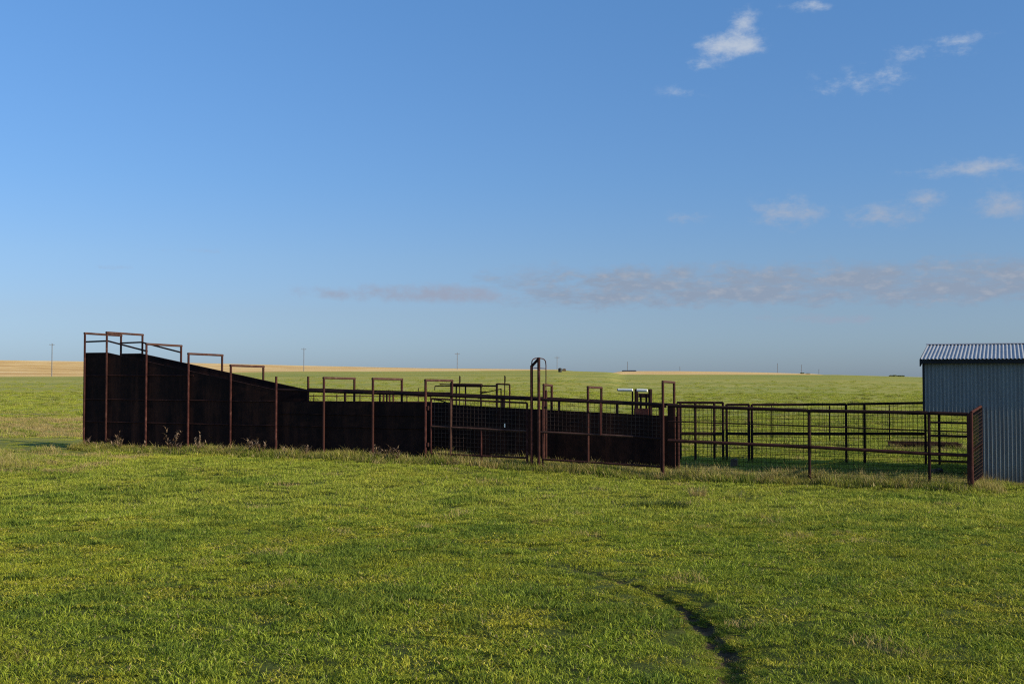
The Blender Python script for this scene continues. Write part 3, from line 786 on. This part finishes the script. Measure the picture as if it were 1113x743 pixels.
# ------------------------------------------------------------------ ground sheet
def ground():
    rs = [0.0]; r = 1.0
    while r < 5: rs.append(r); r += .5
    while r < 15: rs.append(r); r += .10
    while r < 45: rs.append(r); r += .22
    while r < 110: rs.append(r); r *= 1.018
    while r < 4200: rs.append(r); r *= 1.045
    for extra in (350., 620.): rs.append(extra)
    rs = sorted(rs)
    th = list(np.arange(-36, 36.01, .28)) + list(np.arange(38, 322, 4.0))
    th = [math.radians(a) for a in th]
    nt_ = len(th); vs = []; tn = []
    for r in rs[1:]:
        for a_ in th:
            x, y = r * math.sin(a_), r * math.cos(a_)
            vs.append((x, y, g(x, y)))
            tn.append(r)
    vs.append((0, 0, g(0, 0)))
    fs = []
    nr = len(rs) - 1
    for i in range(nr - 1):
        for j in range(nt_):
            k = (j + 1) % nt_
            fs.append((i * nt_ + j, i * nt_ + k, (i + 1) * nt_ + k, (i + 1) * nt_ + j))
    for j in range(nt_): fs.append((len(vs) - 1, (j + 1) % nt_, j))
    me = bpy.data.meshes.new('ground'); me.from_pydata(vs, [], fs)
    soil = []
    for v in vs:
        f_ = 0.
        if 5 < v[1] < 14 and -1.5 < v[0] < 5:
            q, w_r, dp = rut_depth(v[0], v[1]); f_ = math.exp(-(q / (w_r * 1.1)) ** 4) * min(1., dp * 16)
        soil.append(f_)
    at_ = me.attributes.new('soil', 'FLOAT', 'POINT'); at_.data.foreach_set('value', soil)
    me.polygons.foreach_set('use_smooth', [True] * len(me.polygons))
    o = bpy.data.objects.new('ground', me); COL.objects.link(o); o['kind'] = 'structure'
    m, nt = mat('pasture_ground')
    p = geo_pos(nt); sp = N(nt, 'ShaderNodeSeparateXYZ'); L(nt, p, sp.inputs[0])
    X, Y = sp.outputs[0], sp.outputs[1]
    d = mth(nt, 'SQRT', mth(nt, 'ADD', mth(nt, 'MULTIPLY', X, X), mth(nt, 'MULTIPLY', Y, Y)))
    nf = noi(nt, p, 9, 5, .7); nm = noi(nt, p, .7, 5, .6); nb = noi(nt, p, .05, 5, .6); nl = noi(nt, p, .012, 4, .6, (.35, 2.2, 1)); nn_ = noi(nt, p, .35, 6, .75, (.5, 1.2, 1))
    near = ramp(nt, nf, [(.35, (.05, .055, .012)), (.65, (.10, .125, .02))])
    fld = ramp(nt, nn_, [(.34, (.26, .25, .055)), (.48, (.40, .375, .08)), (.62, (.54, .465, .12))])
    fld = mixc(nt, ramp(nt, nl, [(.45, (0, 0, 0)), (.6, (.7, .7, .7))]), fld, (.24, .29, .055))
    fld = mixc(nt, ramp(nt, nb, [(.46, (0, 0, 0)), (.62, (.75, .75, .75))]), fld, (.40, .35, .06))
    md = N(nt, 'ShaderNodeMapRange'); L(nt, d, md.inputs[0]); md.inputs[1].default_value = 24; md.inputs[2].default_value = 50
    c = mixc(nt, md.outputs[0], near, fld)
    sa = N(nt, 'ShaderNodeAttribute', attribute_name='soil'); c = mixc(nt, sa.outputs['Fac'], c, ramp(nt, nf, [(.35, (.035, .024, .012)), (.65, (.12, .085, .045))]))
    # pink-dry strip behind and left of the chute
    s1 = mth(nt, 'SUBTRACT', Y, mth(nt, 'MULTIPLY', mth(nt, 'SUBTRACT', nm, .5), 14.))
    dm = ramp(nt, mth(nt, 'DIVIDE', s1, 100.), [(.37, (0, 0, 0)), (.42, (1, 1, 1)), (.47, (1, 1, 1)), (.56, (0, 0, 0))])
    xm = N(nt, 'ShaderNodeMapRange'); L(nt, X, xm.inputs[0]); xm.inputs[1].default_value = 2; xm.inputs[2].default_value = -14
    c = mixc(nt, mth(nt, 'MULTIPLY', mth(nt, 'MULTIPLY', dm, xm.outputs[0]), .7), c, (.48, .36, .17))
    # stubble field beyond 350 m
    tanm = N(nt, 'ShaderNodeMapRange'); L(nt, mth(nt, 'ADD', d, mth(nt, 'MULTIPLY', mth(nt, 'SUBTRACT', nb, .5), 30)), tanm.inputs[0]); tanm.inputs[1].default_value = 350; tanm.inputs[2].default_value = 362
    ns = noi(nt, p, .06, 6, .75, (.35, 1, 1))
    st = ramp(nt, ns, [(.36, (.58, .33, .11)), (.5, (.84, .54, .19)), (.62, (.95, .70, .34))])
    c = mixc(nt, tanm.outputs[0], c, st)
    hz = N(nt, 'ShaderNodeMapRange'); L(nt, d, hz.inputs[0]); hz.inputs[1].default_value = 250; hz.inputs[2].default_value = 2500
    principled(nt, c, .95, 0, .1, mth(nt, 'ADD', nf, nm), .6, .05)
    me.materials.append(m)
    return o
ground()

# worn line across the pasture left of the chute
b = MB(); prev = None
for k in range(60):
    x = -60 + k * 1.05; y = 59 + .05 * x + 1.2 * math.sin(x * .11); w = .16 + .13 * math.sin(x * .9) + .06 * math.sin(x * 2.3)
    a_, c_ = Vector((x, y - w, g(x, y - w) + .05)), Vector((x, y + w, g(x, y + w) + .05))
    m_ = Vector((x, y, g(x, y) + .07 + .05 * math.sin(x * .7)))
    if prev: b.add([prev[0], a_, m_, prev[1]], [(0, 1, 2, 3)]); b.add([prev[1], m_, c_, prev[2]], [(0, 1, 2, 3)])
    prev = (a_, m_, c_)
o = b.build('terrain_bank', simple('dry_bank', (.12, .11, .04), (.30, .27, .09), .6)); o['kind'] = 'structure'

# ------------------------------------------------------------------ grass
def clump(n, rad, hr, wr, lean, mkey, segs=2, tint=(0, 1)):
    a = RNG.uniform(0, 2 * PI, n); r = rad * np.sqrt(RNG.uniform(0, 1, n))
    bx, by = r * np.cos(a), r * np.sin(a)
    h = RNG.uniform(*hr, n) * (1 - .3 * (r / rad) ** 2); w = RNG.uniform(*wr, n); az = RNG.uniform(0, 2 * PI, n); ln = RNG.uniform(*lean, n)
    tw = RNG.uniform(-1.5, 1.5, n); rn = RNG.uniform(*tint, n)
    dx, dy = np.cos(az), np.sin(az); sx, sy = -np.sin(az + tw), np.cos(az + tw)
    V_ = np.zeros((n, 2 * segs + 1, 3)); T_ = np.zeros((n, 2 * segs + 1, 4)); T_[..., 3] = 1; T_[..., 0] = rn[:, None]
    for k in range(segs + 1):
        f = k / segs; ex = ln * h * f ** 1.8; z = h * f * (1 - .25 * np.minimum(ln, 1.5) * f) - .004; ww = w * .5 * (1 - f ** 2)
        if k < segs:
            V_[:, 2 * k] = np.stack([bx + dx * ex - sx * ww, by + dy * ex - sy * ww, z], 1)
            V_[:, 2 * k + 1] = np.stack([bx + dx * ex + sx * ww, by + dy * ex + sy * ww, z], 1)
            T_[:, 2 * k:2 * k + 2, 1] = f
        else:
            V_[:, 2 * k] = np.stack([bx + dx * ex, by + dy * ex, z], 1); T_[:, 2 * k, 1] = 1
    nv = 2 * segs + 1; base = np.arange(n) * nv; fs = []
    for k in range(segs - 1): fs += [(int(q) + 2 * k, int(q) + 2 * k + 1, int(q) + 2 * k + 3, int(q) + 2 * k + 2) for q in base]
    fs += [(int(q) + nv - 3, int(q) + nv - 2, int(q) + nv - 1) for q in base]
    me = bpy.data.meshes.new('grass_clump'); me.from_pydata(V_.reshape(-1, 3).tolist(), [], fs)
    at = me.color_attributes.new('tint', 'FLOAT_COLOR', 'POINT'); at.data.foreach_set('color', T_.astype(np.float32).ravel())
    me.materials.append(M[mkey])
    return bpy.data.objects.new('clump_%02d' % len(CL.objects), me)

CL = bpy.data.collections.new('grass_clumps')
def addc(*a, **k):
    o = clump(*a, **k); CL.objects.link(o)
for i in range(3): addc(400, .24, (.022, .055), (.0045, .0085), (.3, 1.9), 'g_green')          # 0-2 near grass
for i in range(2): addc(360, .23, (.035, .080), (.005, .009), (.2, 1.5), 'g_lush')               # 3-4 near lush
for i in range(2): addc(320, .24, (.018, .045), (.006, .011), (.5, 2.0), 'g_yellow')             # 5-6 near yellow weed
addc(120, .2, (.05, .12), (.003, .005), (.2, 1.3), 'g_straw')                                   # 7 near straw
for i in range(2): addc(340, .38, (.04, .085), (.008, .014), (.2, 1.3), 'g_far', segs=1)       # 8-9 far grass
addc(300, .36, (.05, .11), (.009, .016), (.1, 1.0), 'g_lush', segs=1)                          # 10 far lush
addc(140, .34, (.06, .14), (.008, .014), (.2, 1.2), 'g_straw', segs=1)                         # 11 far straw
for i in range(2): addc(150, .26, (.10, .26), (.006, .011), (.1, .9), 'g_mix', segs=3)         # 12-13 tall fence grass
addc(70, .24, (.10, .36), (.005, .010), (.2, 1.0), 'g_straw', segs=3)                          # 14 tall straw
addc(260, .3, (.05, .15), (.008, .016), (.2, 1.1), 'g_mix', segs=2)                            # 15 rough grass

def scatter(name, P, label):
    """P: list of x,y,z,idx,scale"""
    P = np.array(P); n = len(P)
    me = bpy.data.meshes.new(name); me.from_pydata(P[:, :3].tolist(), [], [])
    a = me.attributes.new('idx', 'INT', 'POINT'); a.data.foreach_set('value', P[:, 3].astype(np.int32))
    a = me.attributes.new('scl', 'FLOAT_VECTOR', 'POINT')
    sc = np.stack([P[:, 4], P[:, 4], P[:, 4] * RNG.uniform(.8, 1.2, n)], 1); a.data.foreach_set('vector', sc.astype(np.float32).ravel())
    a = me.attributes.new('rot', 'FLOAT_VECTOR', 'POINT')
    rt = np.stack([RNG.normal(0, .10, n), RNG.normal(0, .10, n), RNG.uniform(0, 2 * PI, n)], 1); a.data.foreach_set('vector', rt.astype(np.float32).ravel())
    o = bpy.data.objects.new(name, me); COL.objects.link(o); tag(o, label, 'grass', kind='stuff')
    gt = bpy.data.node_groups.new(name, 'GeometryNodeTree')
    gt.interface.new_socket('Geometry', in_out='INPUT', socket_type='NodeSocketGeometry'); gt.interface.new_socket('Geometry', in_out='OUTPUT', socket_type='NodeSocketGeometry')
    gi, go = gt.nodes.new('NodeGroupInput'), gt.nodes.new('NodeGroupOutput')
    ip = gt.nodes.new('GeometryNodeInstanceOnPoints'); ci = gt.nodes.new('GeometryNodeCollectionInfo')
    ci.inputs['Collection'].default_value = CL; ci.inputs['Separate Children'].default_value = True; ci.inputs['Reset Children'].default_value = True
    def na(nm, ty):
        q = gt.nodes.new('GeometryNodeInputNamedAttribute'); q.data_type = ty; q.inputs[0].default_value = nm; return q.outputs[0]
    k = gt.links.new
    k(gi.outputs[0], ip.inputs['Points']); k(ci.outputs[0], ip.inputs['Instance']); ip.inputs['Pick Instance'].default_value = True
    k(na('idx', 'INT'), ip.inputs['Instance Index']); k(na('rot', 'FLOAT_VECTOR'), ip.inputs['Rotation']); k(na('scl', 'FLOAT_VECTOR'), ip.inputs['Scale'])
    k(ip.outputs[0], go.inputs[0])
    md = o.modifiers.new('scatter', 'NODES'); md.node_group = gt
    return o

def nz(x, y, sc, seed): return noise.noise(Vector((x * sc, y * sc, seed)))
def near_pts():
    P = []
    def rnd_in(y0, y1, dens, m):
        st = dens ** -.5; yy = y0
        while yy < y1:
            hw = .475 * yy + m / 2; xx = -hw
            while xx < hw:
                yield xx + rnd(-.5, .5) * st, yy + rnd(-.5, .5) * st
                xx += st
            yy += st
    for x, y in rnd_in(5.2, 18.5, 19, 3.0):
        q, w, dp = rut_depth(x, y)
        if dp > .025 and q < w + .03 and random.random() < min(1., dp * 22): continue
        n1 = nz(x, y, .42, 5.5) + .5 * nz(x, y, 1.9, 2.2); n2 = nz(x, y, .6, 9.5) + .5 * nz(x, y, 2.6, 4.2)
        u = random.random(); s = rnd(.75, 1.25) * (1 + .35 * max(0, n1))
        if n2 > .26 and u < .6 or u < .10: i = random.choice((5, 6))
        elif n1 > .22 and u < .8 or u > .93: i = random.choice((3, 4))
        elif .10 <= u < .108: i = 7
        else: i = random.choice((0, 1, 2))
        if q < w + .45 and dp > .03: s *= .55 + .45 * min(1., max(0., (q - w) / .45))
        P.append((x, y, g(x, y), i, s))
    return P, rnd_in
P, rnd_in = near_pts()
for k in range(1500):
    j = random.randrange(1, len(RUT) - 1); a_, b_ = RUT[j], RUT[j + 1]; t_ = random.random(); x = a_[0] + (b_[0] - a_[0]) * t_; y = a_[1] + (b_[1] - a_[1]) * t_
    an = math.atan2(b_[1] - a_[1], b_[0] - a_[0]) + PI / 2; e = random.uniform(-1, 1) * a_[2]
    x += e * math.cos(an); y += e * math.sin(an)
    if nz(x, y, 5, 3) > -.02: P.append((x, y, g(x, y), random.choice((3, 3, 0, 7)), rnd(.14, .32)))
# ragged verges of the rut
for k in range(240):
    j = random.randrange(2, len(RUT) - 1); a_, b_ = RUT[j], RUT[j + 1]; t_ = random.random(); x = a_[0] + (b_[0] - a_[0]) * t_; y = a_[1] + (b_[1] - a_[1]) * t_
    an = math.atan2(b_[1] - a_[1], b_[0] - a_[0]) + PI / 2; e = random.choice((-1, 1)) * (a_[2] * rnd(.7, 1.3) + .03)
    x += e * math.cos(an); y += e * math.sin(an); P.append((x, y, g(x, y), random.choice((0, 1, 5, 6, 3)), rnd(.25, .5)))
for x, y in rnd_in(16.5, 34, 7.5, 6.0):
    n1 = nz(x, y, .3, 5.5) + .5 * nz(x, y, 1.2, 2.2); u = random.random(); s = rnd(.75, 1.2)
    if x < -11.3 and 29.5 < y < 36.5: s = rnd(.28, .45); n1 = 0; u = .5
    i = 10 if n1 > .28 and u < .6 else (11 if u > .985 or (x < -9.5 and y > 24 and u > .55 + .3 * nz(x, y, .5, 30)) else random.choice((8, 9)))
    P.append((x, y, g(x, y), i, s))
for x, y in rnd_in(110, 230, .16, 20.0):
    if random.random() > (230 - y) / 120: continue
    P.append((x, y, g(x, y), random.choice((8, 9)), rnd(1.1, 1.9)))
for x, y in rnd_in(62, 115, .6, 14.0):
    P.append((x, y, g(x, y), random.choice((8, 9, 15 if random.random() < .3 else 8)), rnd(1.1, 1.9)))
for x, y in rnd_in(34, 62, 3.2, 10.0):
    if x < -12 and y < 37: P.append((x, y, g(x, y), 8, rnd(.3, .5))); continue
    u = random.random(); dry = (x < -1 and 37.5 < y < 55)
    i = 11 if (dry and u < .86 + nz(x, y, .2, 7)) or u > .95 else (15 if u > .8 else random.choice((8, 9)))
    P.append((x, y, g(x, y), i, rnd(.9, 1.5)))
for k in range(70):
    x = rnd(11.8, 14.5); y = 34.9 - .18 * (x - 12) + random.gauss(-.3, .35); P.append((x, y, g(x, y), random.choice((12, 15, 14)), rnd(.5, 1.1)))
scatter('pasture_grass', P, 'short green pasture grass with yellowish patches')
P = []
for k in range(1500):          # along the solid wall
    s = rnd(-11.15, .1); off = -.10 - abs(random.gauss(0, .20)); p = S(s, off)
    P.append((p.x, p.y, g(p.x, p.y), random.choice((12, 13, 12, 15, 14 if random.random() < .4 else 15)), rnd(.6, 1.3) * (1 + .6 * nz(s, off, .8, 3))))
for k in range(3600):         # gates and pen fence
    s = rnd(0, 12.9); off = abs(random.gauss(.35, .5)) - .12; p = S(s, off)
    P.append((p.x, p.y, g(p.x, p.y), random.choice((12, 13, 15, 12, 14 if random.random() < .75 else 15)), rnd(.55, 1.2) * (1 + .7 * nz(s, off, .8, 3))))
for k in range(1600):         # inside the pen
    s = rnd(2.5, 12.5); off = rnd(0, 4.2); p = S(s, off)
    P.append((p.x, p.y, g(p.x, p.y), random.choice((12, 15, 15, 10)), rnd(.45, .95)))
for k in range(260):          # foot of the shed
    u = rnd(.9, 4.6); p = H(u, -abs(random.gauss(0, .18)) - .05)
    P.append((p.x, p.y, g(p.x, p.y), random.choice((12, 13, 15, 14)), rnd(.3, .7)))
for k in range(160):          # left rough patch
    p = Vector(unproj(rnd(-40, 60), rnd(489, 507))).to_3d()
    P.append((p.x, p.y, g(p.x, p.y), random.choice((14, 15, 11, 12)), rnd(.5, .9)))
scatter('fence_line_grass', P, 'taller rough grass along the foot of the fences')

# ------------------------------------------------------------------ sky, sun, camera
w = bpy.data.worlds.new('World'); scene.world = w; w.use_nodes = True
nt = w.node_tree; nt.nodes.clear()
sky = N(nt, 'ShaderNodeTexSky', sky_type='NISHITA'); sky.sun_disc = False
sky.sun_elevation = EL; sky.sun_rotation = PI / 2 - AZ
sky.altitude = 300; sky.air_density = 1.0; sky.dust_density = .6; sky.ozone_density = 1.6
tc = N(nt, 'ShaderNodeTexCoord'); sp = N(nt, 'ShaderNodeSeparateXYZ'); L(nt, tc.outputs['Generated'], sp.inputs[0])
az = mth(nt, 'MULTIPLY', mth(nt, 'ARCTAN2', sp.outputs[0], sp.outputs[1]), 57.2958)
el = mth(nt, 'MULTIPLY', mth(nt, 'ARCSINE', sp.outputs[2]), 57.2958)
cv = N(nt, 'ShaderNodeCombineXYZ'); L(nt, az, cv.inputs[0]); L(nt, el, cv.inputs[1])
# gentle hue shift with elevation: steel blue haze near the ground, clear blue higher
hs = N(nt, 'ShaderNodeMapRange'); L(nt, el, hs.inputs[0]); hs.inputs[1].default_value = 0; hs.inputs[2].default_value = 40
tintc = ramp(nt, hs.outputs[0], SKYT := [(0., (.45, .63, 1.13)), (.025, (.445, .615, 1.08)), (.08, (.49, .61, .94)), (.15, (.53, .675, .96)), (.245, (.53, .745, 1.05)), (.48, (.595, .91, 1.25)), (1., (.9, 1.1, 1.4))])
skc = mixc(nt, 1., sky.outputs[0], tintc, 'MULTIPLY')
CLD = [(797, 47, 30, 10, 1.25), (812, 22, 15, 14, .8), (768, 68, 25, 6, .5), (744, 98, 28, 8, .35), (932, 88, 50, 14, .46), (965, 78, 25, 6, .2), (1058, 38, 22, 7, .62), (1003, 52, 36, 9, .36), (1040, 56, 22, 5, .25), (885, 3, 32, 6, .55),
       (855, 231, 34, 16, .8), (746, 235, 24, 7, .6), (962, 234, 36, 11, .75), (1008, 213, 24, 10, .6), (1070, 180, 42, 10, .65), (1092, 222, 25, 14, .95), (1020, 185, 40, 6, .3),
       (445, 320, 90, 9, .8), (515, 322, 50, 8, .65), (360, 318, 34, 7, .5), (470, 312, 60, 5, .4), (930, 348, 40, 5, .6), (870, 345, 60, 5, .4), (120, 290, 40, 3, .3), (210, 272, 50, 3, .3), (580, 300, 20, 12, .4)]
tot = None
for px, py, wd, ht, am in CLD:
    a0 = math.degrees(math.atan((px - CX) / F)); e0_ = math.degrees(math.atan((HOR - py) / F * math.cos(math.radians(a0))))
    dx = mth(nt, 'MULTIPLY', mth(nt, 'SUBTRACT', az, a0), 1 / (wd / F * 57.3)); dy = mth(nt, 'MULTIPLY', mth(nt, 'SUBTRACT', el, e0_), 1 / (ht / F * 57.3))
    e = mth(nt, 'MULTIPLY', mth(nt, 'EXPONENT', mth(nt, 'MULTIPLY', mth(nt, 'MULTIPLY_ADD', dx, dx, mth(nt, 'MULTIPLY', dy, dy)), -1.0)), am)
    tot = e if tot is None else mth(nt, 'ADD', tot, e)
n1 = noi(nt, cv.outputs[0], .75, 8, .66, (1, 1.7, 1)); n2 = noi(nt, cv.outputs[0], .42, 8, .68, (1, 3.2, 1))
n1c = ramp(nt, n1, [(.34, (0, 0, 0)), (.66, (1, 1, 1))])
f0 = mth(nt, 'SUBTRACT', mth(nt, 'MULTIPLY', tot, 1.5), mth(nt, 'MULTIPLY', mth(nt, 'SUBTRACT', 1., n1c), 1.0))
f1 = N(nt, 'ShaderNodeMapRange', interpolation_type='SMOOTHSTEP'); L(nt, f0, f1.inputs[0]); f1.inputs[1].default_value = -.32; f1.inputs[2].default_value = 1.45; f1 = mth(nt, 'MULTIPLY', f1.outputs[0], ramp(nt, tot, [(.03, (0, 0, 0)), (.22, (1, 1, 1))]))
# long flat bank low over the horizon, thicker to the right
bx = N(nt, 'ShaderNodeMapRange', interpolation_type='SMOOTHSTEP'); L(nt, mth(nt, 'ADD', az, mth(nt, 'MULTIPLY', mth(nt, 'SUBTRACT', n2, .5), 14.)), bx.inputs[0]); bx.inputs[1].default_value = -3; bx.inputs[2].default_value = 6
elj = mth(nt, 'ADD', el, mth(nt, 'MULTIPLY', mth(nt, 'SUBTRACT', n1, .5), 1.8))
b1 = N(nt, 'ShaderNodeMapRange', interpolation_type='SMOOTHSTEP'); L(nt, elj, b1.inputs[0]); b1.inputs[1].default_value = 3.3; b1.inputs[2].default_value = 4.0
b2 = N(nt, 'ShaderNodeMapRange', interpolation_type='SMOOTHSTEP'); L(nt, elj, b2.inputs[0]); b2.inputs[1].default_value = 5.9; b2.inputs[2].default_value = 4.9
band = mth(nt, 'MULTIPLY', mth(nt, 'MULTIPLY', b1.outputs[0], b2.outputs[0]), bx.outputs[0])
n3 = ramp(nt, n2, [(.34, (.3, .3, .3)), (.54, (1, 1, 1))])
band = mth(nt, 'MULTIPLY', mth(nt, 'MULTIPLY', band, n3), .98)
K = 7.6   # cloud radiance in sky units
cl1 = mixc(nt, ramp(nt, hs.outputs[0], [(.12, (0, 0, 0)), (.36, (1, 1, 1))]), tuple(v * K for v in (.325, .375, .49)), tuple(v * K for v in (.50, .57, .68)))
c = mixc(nt, mth(nt, 'MULTIPLY', band, 1.0), skc, tuple(v * K for v in (.275, .345, .46)))
lit = ramp(nt, noi(nt, cv.outputs[0], 1.1, 6, .6, (1, 2.2, 1)), [(.5, (0, 0, 0)), (.7, (1, 1, 1))])
c = mixc(nt, mth(nt, 'MULTIPLY', mth(nt, 'MULTIPLY', band, lit), .8), c, tuple(v * K for v in (.38, .42, .50)))
c = mixc(nt, mth(nt, 'MULTIPLY', f1, .95, clamp=True), c, cl1)
bg = N(nt, 'ShaderNodeBackground'); bg.inputs[1].default_value = .13; L(nt, c, bg.inputs[0])
wo = N(nt, 'ShaderNodeOutputWorld'); L(nt, bg.outputs[0], wo.inputs[0])

sd = bpy.data.lights.new('sun', 'SUN'); sd.energy = 5.0; sd.angle = math.radians(.53); sd.color = (1., .88, .68)
so = bpy.data.objects.new('sun', sd); COL.objects.link(so)
dirv = Vector((math.cos(AZ) * math.cos(EL), math.sin(AZ) * math.cos(EL), math.sin(EL)))
so.rotation_euler = dirv.to_track_quat('Z', 'Y').to_euler(); so.location = (30, -10, 20)

cd = bpy.data.cameras.new('camera'); co = bpy.data.objects.new('camera', cd); COL.objects.link(co)
cd.sensor_width = 36; cd.lens = F / 1113 * 36; cd.clip_end = 9000; cd.clip_start = .1
co.location = (0, 0, EYE); co.rotation_euler = (math.radians(90 + 1.742), 0, 0)
scene.camera = co
scene.view_settings.view_transform = 'Standard'; scene.view_settings.look = 'None'; scene.view_settings.exposure = 0; scene.view_settings.gamma = 1
scene.render.engine = 'CYCLES'
scene.cycles.use_denoising = False
scene.cycles.filter_width = 1.15
scene.cycles.max_bounces = 6
